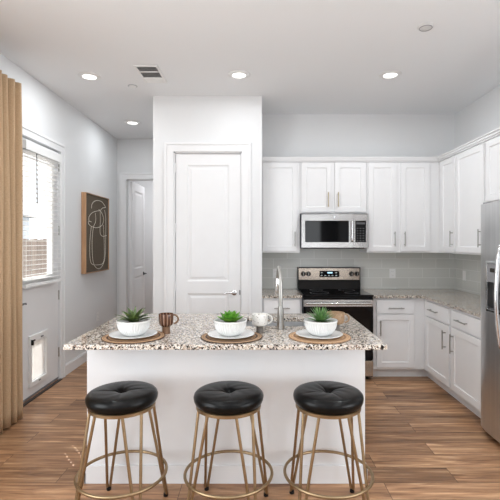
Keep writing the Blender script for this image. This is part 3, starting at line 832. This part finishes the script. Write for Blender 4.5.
# faucet
FXc, FYc = .158, 2.88
fc = thing('faucet', (FXc, FYc, CT1), 'brushed nickel pull-down faucet with tall gooseneck beside the island sink', 'faucet')
MB().lathe([(0, 0), (.030, 0), (.030, .006), (.026, .012), (.025, .05), (.020, .12), (.0155, .15), (0, .15)], (FXc, FYc, CT1 + .0005), 28).build('base', 'nickel', fc, smooth=40)
pts = [(FXc, FYc, CT1 + .12), (FXc, FYc, CT1 + .30)]
for k in range(0, 13):
    an = PI - PI * k / 12 * .97
    pts.append((FXc - .010 * k / 12, FYc + .095 + .095 * math.cos(an), CT1 + .31 + .095 * math.sin(an)))
MB().tube(pts, .0135, 16).build('gooseneck', 'nickel', fc, smooth=50)
e = pts[-1]
MB().tube([(e[0], e[1], e[2] + .003), (e[0] - .001, e[1] + .002, e[2] - .03), (e[0] - .004, e[1] + .006, e[2] - .11), (e[0] - .004, e[1] + .006, e[2] - .115)], [.0145, .0155, .018, .015], 16).build('spray_head', 'chrome', fc, smooth=50)
MB().tube(smooth_path([(FXc - .018, FYc, CT1 + .045), (FXc - .045, FYc - .005, CT1 + .050), (FXc - .085, FYc - .012, CT1 + .078)], 5), .0065, 10).build('lever', 'nickel', fc, smooth=50)

# ------------------------------------------------------------------ bar stools
def make_stool():
    t = thing('bar_stool', (0, 0, 0), '', 'bar stool', 'bar stools at the island')
    # tufted cushion
    V = []; Fs = []; nr, na = 26, 96; Rr = .192
    prof = []
    # side from bottom centre outwards, then over the top back to centre
    bot, top = .604, .665
    pr = [(0, bot), (.170, bot), (.184, bot + .006), (.191, bot + .022), (.1935, bot + .038), (.190, bot + .052), (.181, bot + .062), (.168, bot + .068)]
    for k in range(1, 14):
        r = .168 * (1 - k / 14); pr.append((r, bot + .069 + .004 * math.sin(r / .168 * PI)))
    pr.append((.006, bot + .069))
    pr.append((0, bot + .069))
    rings = []
    for (r, h) in pr:
        if r == 0:
            hh = h - (.024 if h > bot + .01 else 0)
            rings.append([len(V)]); V.append((0, 0, hh)); continue
        ring = []
        for k in range(na):
            a = 2 * PI * k / na
            z = h
            if h > bot + .055:
                q = r / .19
                tuft = .018 * math.exp(-(r / .024) ** 2) + .004 * math.exp(-(r / .08) ** 2)
                # four folded seams running out from the button
                dist = abs(math.sin(2 * (a - .35))) * r / 2
                seam = .0032 * math.exp(-(dist / .006) ** 2) * (1 - .7 * q)
                wr = .0005 * math.sin(9 * a + 12 * q) * math.sin(PI * min(1, q * 1.1))
                z -= tuft + seam + wr
            ring.append(len(V)); V.append((r * math.cos(a), r * math.sin(a), z))
        rings.append(ring)
    for A, B in zip(rings, rings[1:]):
        for k in range(na):
            l = (k + 1) % na
            if len(A) == 1: Fs.append((A[0], B[k], B[l]))
            elif len(B) == 1: Fs.append((A[k], B[0], A[l]))
            else: Fs.append((A[k], B[k], B[l], A[l]))
    seat = MB().add(V, Fs).build('seat', 'leather_black', t, smooth=70)
    MB().lathe([(0, .6535), (.007, .652), (.009, .649), (.007, .646), (0, .645)], (0, 0, 0), 16).build('button', 'leather_black', seat, smooth=60)
    MB().lathe([(0, .582), (.172, .582), (.180, .585), (.180, .601), (.176, .604), (0, .604)], (0, 0, 0), 64).build('seat_frame', 'gold_metal', t, smooth=30)
    rr = .240; zr = .218
    MB().tube([(rr * math.cos(a), rr * math.sin(a), zr) for a in [2 * PI * k / 72 for k in range(72)]], .0085, 12, closed=True).build('footrest', 'gold_metal', t, smooth=60)
    for k in range(4):
        a0 = PI / 4 + k * PI / 2; mb = MB()
        foot = Vector((.256 * math.cos(a0), .256 * math.sin(a0), .012))
        for q in (-1, 1):
            a1 = a0 + q * R(17.5)
            tp = Vector((.168 * math.cos(a1), .168 * math.sin(a1), .584))
            tv = Vector((-math.sin(a0), math.cos(a0), 0)) * .009 * q
            mb.tube([tp, foot + tv + Vector((0, 0, .02)), foot + tv * .5], .0082, 10)
        lg = mb.build('leg', 'gold_metal', t, smooth=50)
        MB().lathe([(0, 0), (.0135, 0), (.0145, .004), (.013, .020), (0, .022)], (foot.x, foot.y, .0), 14).build('foot', 'black_plastic', lg, smooth=40)
    return t
st0 = make_stool()
for i, (x, y, a, lb) in enumerate([(-.747, 2.385, -10, 'black round-seat bar stool with gold hairpin legs, in front of the spiky dark plant'),
                                   (-.157, 2.385, -10, 'black round-seat bar stool with gold hairpin legs, middle of the three'),
                                   (.394, 2.385, 2, 'black round-seat bar stool with gold hairpin legs, in front of the grassy plant')]):
    o = st0 if i == 0 else copy_tree(st0)
    o.location = (x, y, 0); o.rotation_euler = (0, 0, R(a)); o['label'] = lb

# ------------------------------------------------------------------ place settings
ZC = CT1 + .0004
def placemat(x, y, mat, label):
    pr = [(0, 0), (.186, 0), (.190, .002), (.188, .005)]
    k = 0; r = .184
    while r > .02:
        pr.append((r, .0068 if k % 2 else .0048)); r -= .0055; k += 1
    pr.append((0, .005))
    o = MB().lathe(pr, (x, y, ZC), 72, rfun=lambda a, r, h: 1 + (.006 * math.sin(40 * a) if r > .17 else 0)).build('placemat', mat, smooth=60, origin=(x, y, ZC))
    tag(o, label, 'placemat', 'woven placemats on the island')
def dish(x, y, label):
    z = ZC + .0072
    pr = [(0, .0), (.085, .0), (.090, .003), (.125, .010), (.142, .014), (.143, .016), (.140, .017), (.120, .0125), (.088, .007), (.080, .006), (0, .006)]
    o = MB().lathe(pr, (x, y, z), 64).build('plate', 'white_ceramic', smooth=50, origin=(x, y, z))
    tag(o, label, 'plate', 'white plates on the placemats')
def leaf(mb, base, az, el, L, W, curl, thick=.002, seg=7, tipw=.12, cup=.25):
    d = Vector((math.cos(az), math.sin(az), 0)); side = Vector((-math.sin(az), math.cos(az), 0)); up = Vector((0, 0, 1))
    V = []; p = Vector(base); a = el
    for i in range(seg + 1):
        t = i / seg
        wdt = W * (math.sin(PI * (.18 + .82 * t)) if t < .99 else .04) * (1 if t > .0 else .8)
        fw = d * math.cos(a) + up * math.sin(a); nm = up * math.cos(a) - d * math.sin(a)
        V += [p + side * wdt + nm * wdt * cup, p - nm * thick * (1 - t * .7), p - side * wdt + nm * wdt * cup, p + nm * thick * .6 * (1 - t * .7)]
        p = p + fw * (L / seg); a -= curl / seg
    Fs = []
    for i in range(seg):
        b = i * 4
        for k in range(4): Fs.append((b + k, b + (k + 1) % 4, b + 4 + (k + 1) % 4, b + 4 + k))
    Fs += [(0, 1, 2, 3), tuple(seg * 4 + k for k in (3, 2, 1, 0))]
    mb.add(V, Fs)
def bowl_plant(x, y, kind, label):
    z = ZC + .0072 + .0064
    t = thing('potted_succulent', (x, y, z), label, 'potted plant')
    pr = [(0, 0), (.050, 0), (.056, .002), (.066, .009), (.080, .024), (.090, .043), (.0955, .062), (.0985, .080), (.1015, .082), (.102, .091), (.0985, .092), (.094, .086), (.088, .070), (.0, .066)]
    def fl_(a, r, h): return 1 + (.026 * math.cos(36 * a) if .010 < h < .080 and r > .055 else 0)
    MB().lathe(pr[:-2] + [(.086, .062), (0, .058)], (x, y, z), 264, rfun=fl_).build('bowl', 'white_ceramic', t, smooth=45)
    MB().lathe([(0, .060), (.085, .060), (.084, .067), (.05, .070), (0, .072)], (x, y, z), 32).build('soil', 'soil', t, smooth=60)
    mb = MB(); b = Vector((x, y, z + .076)); rnd = random.Random(3 + int(x * 100))
    if kind == 'aloe':
        for ring, (n, el, L, W, cu) in enumerate([(6, 28, .118, .017, 34), (6, 46, .122, .019, 38), (4, 64, .116, .017, 28), (2, 82, .095, .012, 10)]):
            for k in range(n):
                az = 2 * PI * k / n + ring * .45 + rnd.uniform(-.15, .15)
                leaf(mb, b + Vector((math.cos(az), math.sin(az), 0)) * .010, az, R(el + rnd.uniform(-6, 6)), L * rnd.uniform(.85, 1.1), W, R(cu), .004)
        m = 'leaf_dark'
    elif kind == 'rosette':
        for ring, (n, el, L, W, cu) in enumerate([(8, 20, .084, .028, -16), (7, 38, .078, .027, -20), (6, 54, .068, .024, -22), (5, 70, .054, .019, -20), (3, 84, .045, .011, -10)]):
            for k in range(n):
                az = 2 * PI * k / n + ring * .38
                leaf(mb, b + Vector((math.cos(az) * .008, math.sin(az) * .008, ring * .004)), az, R(el), L, W, R(cu), .006, cup=.35)
        m = 'leaf_bright'
    else:
        for ring, (n, el, L, W, cu) in enumerate([(16, 26, .088, .0062, 22), (18, 42, .096, .0062, 14), (16, 58, .098, .006, 8), (12, 75, .098, .0055, 4)]):
            for k in range(n):
                az = 2 * PI * k / n + ring * .2 + rnd.uniform(-.12, .12)
                leaf(mb, b + Vector((math.cos(az), math.sin(az), 0)) * .008 + Vector((0, 0, ring * .002)), az, R(el + rnd.uniform(-8, 8)), L * rnd.uniform(.8, 1.1), W, R(cu), .0022)
        m = 'leaf_grass'
    mb.build('leaves', m, t, smooth=60)
PY = 2.632
placemat(-.754, PY, 'mat_brown', 'round brown woven placemat beneath the dark spiky plant')
placemat(-.155, PY, 'mat_dark', 'round brown woven placemat with dark rings beneath the leafy green rosette')
placemat(.383, PY, 'mat_tan', 'round light tan woven placemat nearest the right end of the island')
dish(-.755, PY - .005, 'white plate holding the bowl with the dark spiky plant')
dish(-.158, PY - .005, 'white plate holding the bowl with the bright green rosette')
dish(.380, PY - .005, 'white plate holding the bowl with the fine-leaved grassy plant')
bowl_plant(-.755, PY, 'aloe', 'dark spiky aloe-like plant in a white fluted bowl')
bowl_plant(-.163, PY, 'rosette', 'bright green rosette succulent in a white fluted bowl')
bowl_plant(.390, PY, 'grass', 'fine-leaved grassy green plant in a white fluted bowl')

# ------------------------------------------------------------------ mugs
def mug(x, y, r, hf, hc, mcup, mfoot, minner, label, rot, footr=.55):
    t = thing('mug', (x, y, ZC), label, 'mug')
    fr0 = r * footr
    MB().lathe([(0, 0), (fr0 * 1.02, 0), (fr0, .003), (fr0 * .94, hf * .6), (fr0 * 1.0, hf + .002), (0, hf + .002)], (x, y, ZC), 32).build('foot', mfoot, t, smooth=40)
    z = hf
    pr = [(0, z), (fr0 * 1.02, z), (r * .86, z + .010), (r * .95, z + .022), (r, z + hc - .002), (r * .99, z + hc), (r * .95, z + hc), (r * .90, z + .026), (r * .80, z + .014), (0, z + .010)]
    MB().lathe(pr, (x, y, ZC), 48).build('cup', mcup, t, smooth=40)
    MB().lathe([(0, z + hc * .72), (r * .93, z + hc * .72), (r * .93, z + hc * .74), (0, z + hc * .74)], (x, y, ZC), 32).build('glazed_inside', minner, t, smooth=40)
    pts = []
    for k in range(13):
        a = R(80) - R(160) * k / 12
        pts.append((x + r * .93 + .034 * math.cos(a) - .002, y, ZC + z + hc * .55 + hc * .36 * math.sin(a)))
    h = MB().tube(pts, .0058, 10)
    o = h.build('handle', mcup if mcup != 'brown_stripe' else 'brown_foot', t, smooth=50)
    t.rotation_euler = (0, 0, R(rot))
mug(-.578, 2.735, .047, .045, .080, 'brown_stripe', 'brown_foot', 'brown_foot', 'brown striped pedestal mug right of the dark spiky plant', 8)
mug(.018, 2.775, .052, .038, .078, 'speckled_white', 'grey_ceramic', 'cream_glaze', 'white speckled pedestal mug left of the faucet', 10, .45)
mug(.515, 2.825, .060, .040, .078, 'tan_ceramic', 'grey_ceramic', 'cream_glaze', 'tan pedestal mug with grey foot behind the grassy plant', -15, .5)

# ------------------------------------------------------------------ ceiling things
def downlight(x, y, label, pw=9):
    t = thing('ceiling_light', (x, y, CEIL), label, 'ceiling light')
    MB().lathe([(.062, -.0005), (.105, -.0005), (.104, -.006), (.095, -.010), (.066, -.012), (.062, -.006)], (x, y, CEIL), 48, ring=True).build('trim_ring', 'plastic_white', t, smooth=40)
    MB().lathe([(0, -.0075), (.063, -.0065), (.063, -.001), (0, -.001)], (x, y, CEIL), 40).build('lens', 'lamp_lens', t, smooth=40)
    l = area('ceiling_light_glow', (x, y, CEIL - .016), (0, 0, 0), .13, .13, pw, (.93, .97, 1), 'DISK')
downlight(-1.60, 4.107, 'round recessed ceiling light nearest the tan curtain', 7)
downlight(-.17, 4.07, 'round recessed ceiling light above the closed pantry door', 5)
downlight(1.26, 4.07, 'round recessed ceiling light in front of the right-hand cabinets', 10)
downlight(-1.65, 5.70, 'small round recessed ceiling light in the side hall', 5)
area('far_room_fill_light', (-1.6, 7.9, CEIL - .02), (0, 0, 0), .3, .3, 22, (.98, .98, 1), 'DISK')  # unseen fill added to brighten the far room and its open door
# vent grille
VX0, VX1, VY0, VY1 = -1.110, -.890, 3.850, 4.265
vt = thing('air_vent', (-1.0, 4.05, CEIL), 'white rectangular ceiling vent with two rows of louvres', 'vent')
fc_ = F((0, 0, CEIL), (1, 0, 0), (0, 0, -1), (0, 1, 0))
MB().grid([VX0, VX0 + .022, VX1 - .022, VX1], [VY0, VY0 + .025, 3.985, 4.0, 4.13, 4.145, VY1 - .02, VY1], {(1, 1), (1, 3), (1, 5)}, .0005, .009, fc_).build('frame', 'plastic_white', vt, bevel=.003)
MB().box(VX0 + .01, VX1 - .01, VY0 + .01, VY1 - .01, CEIL - .002, CEIL - .0006).build('backing', 'vent_dark', vt)
mb = MB()
for (a, b, lean) in ((VY0 + .03, 3.98, -1), (4.005, 4.125, -1), (4.15, 4.24, 1)):
    y = a + .004
    while y < b - .004:
        q = .006 * lean
        mb.add([(VX0 + .022, y - .004 - q, CEIL - .003), (VX1 - .022, y - .004 - q, CEIL - .003), (VX1 - .022, y - .001 + q, CEIL - .0085), (VX0 + .022, y - .001 + q, CEIL - .0085),
                (VX0 + .022, y - .002 - q, CEIL - .003), (VX1 - .022, y - .002 - q, CEIL - .003), (VX1 - .022, y + .001 + q, CEIL - .0085), (VX0 + .022, y + .001 + q, CEIL - .0085)],
               [(0, 1, 2, 3), (4, 7, 6, 5), (0, 4, 5, 1), (3, 2, 6, 7), (0, 3, 7, 4), (1, 5, 6, 2)])
        y += .019
mb.build('louvres', 'plastic_white', vt)
t = thing('sprinkler_cover', (-1.265, 4.37, CEIL), 'tiny white sprinkler cover on the ceiling behind the vent', 'sprinkler')
MB().lathe([(0, -.010), (.036, -.009), (.040, -.005), (.040, -.0005), (0, -.0005)], (-1.265, 4.37, CEIL), 28).build('cap', 'plastic_white', t, smooth=40)
MB().lathe([(.041, -.003), (.046, -.003), (.046, -.0005), (.041, -.0005)], (-1.265, 4.37, CEIL), 28, ring=True).build('ring', 'mid_grey', t)
t = thing('smoke_detector', (1.24, 3.16, CEIL), 'flat round white detector on the ceiling near the top right', 'detector')
MB().lathe([(0, -.016), (.040, -.015), (.052, -.010), (.058, -.004), (.058, -.0005), (0, -.0005)], (1.24, 3.16, CEIL), 36).build('housing', 'speaker_mesh', t, smooth=40)
MB().lathe([(.043, -.0158), (.046, -.0155), (.046, -.012), (.043, -.012)], (1.24, 3.16, CEIL), 36, ring=True).build('ring', 'wall_grey', t)

# ------------------------------------------------------------------ outside the glass door
struct(MB().box(-14, XL - .15, -2, 16, -.2, -.05), 'ground_outside', 'ground_out')
t = thing('fence', (-5.2, 7, -.05), 'weathered grey-brown board fence seen through the blind', 'fence')
mb = MB()
for k in range(60):
    y = 3.0 + k * .15; mb.box(-5.22, -5.2, y, y + .14, -.05, 1.55 + .01 * (k % 3))
mb.build('boards', 'fence_boards', t)
MB().box(-5.26, -5.22, 3, 12, .3, .4).box(-5.26, -5.22, 3, 12, 1.25, 1.35).build('rails', 'fence_boards', t)
hs = thing('neighbour_house', (-10, 11, -.05), 'pale house with a dark roof beyond the fence, seen through the blind', 'house')
MB().box(-12.5, -9, 8, 17, -.05, 2.5).build('wall', 'house_wall', hs)
MB().add([(-8.7, 7.7, 2.45), (-8.7, 17.3, 2.45), (-12.8, 17.3, 2.45), (-12.8, 7.7, 2.45), (-10.75, 8.2, 3.0), (-10.75, 16.8, 3.0)],
         [(0, 1, 5, 4), (2, 3, 4, 5), (0, 4, 3), (1, 2, 5), (0, 3, 2, 1)]).build('roof', 'roof_dark', hs)
po = MB().box(-2.445, -2.425, 5.02, 5.04, -.05, 1.95).build('downpipe', 'black_plastic', origin=(-2.435, 5.03, -.05))
tag(po, 'slim dark post standing just outside the glass of the back door', 'post')
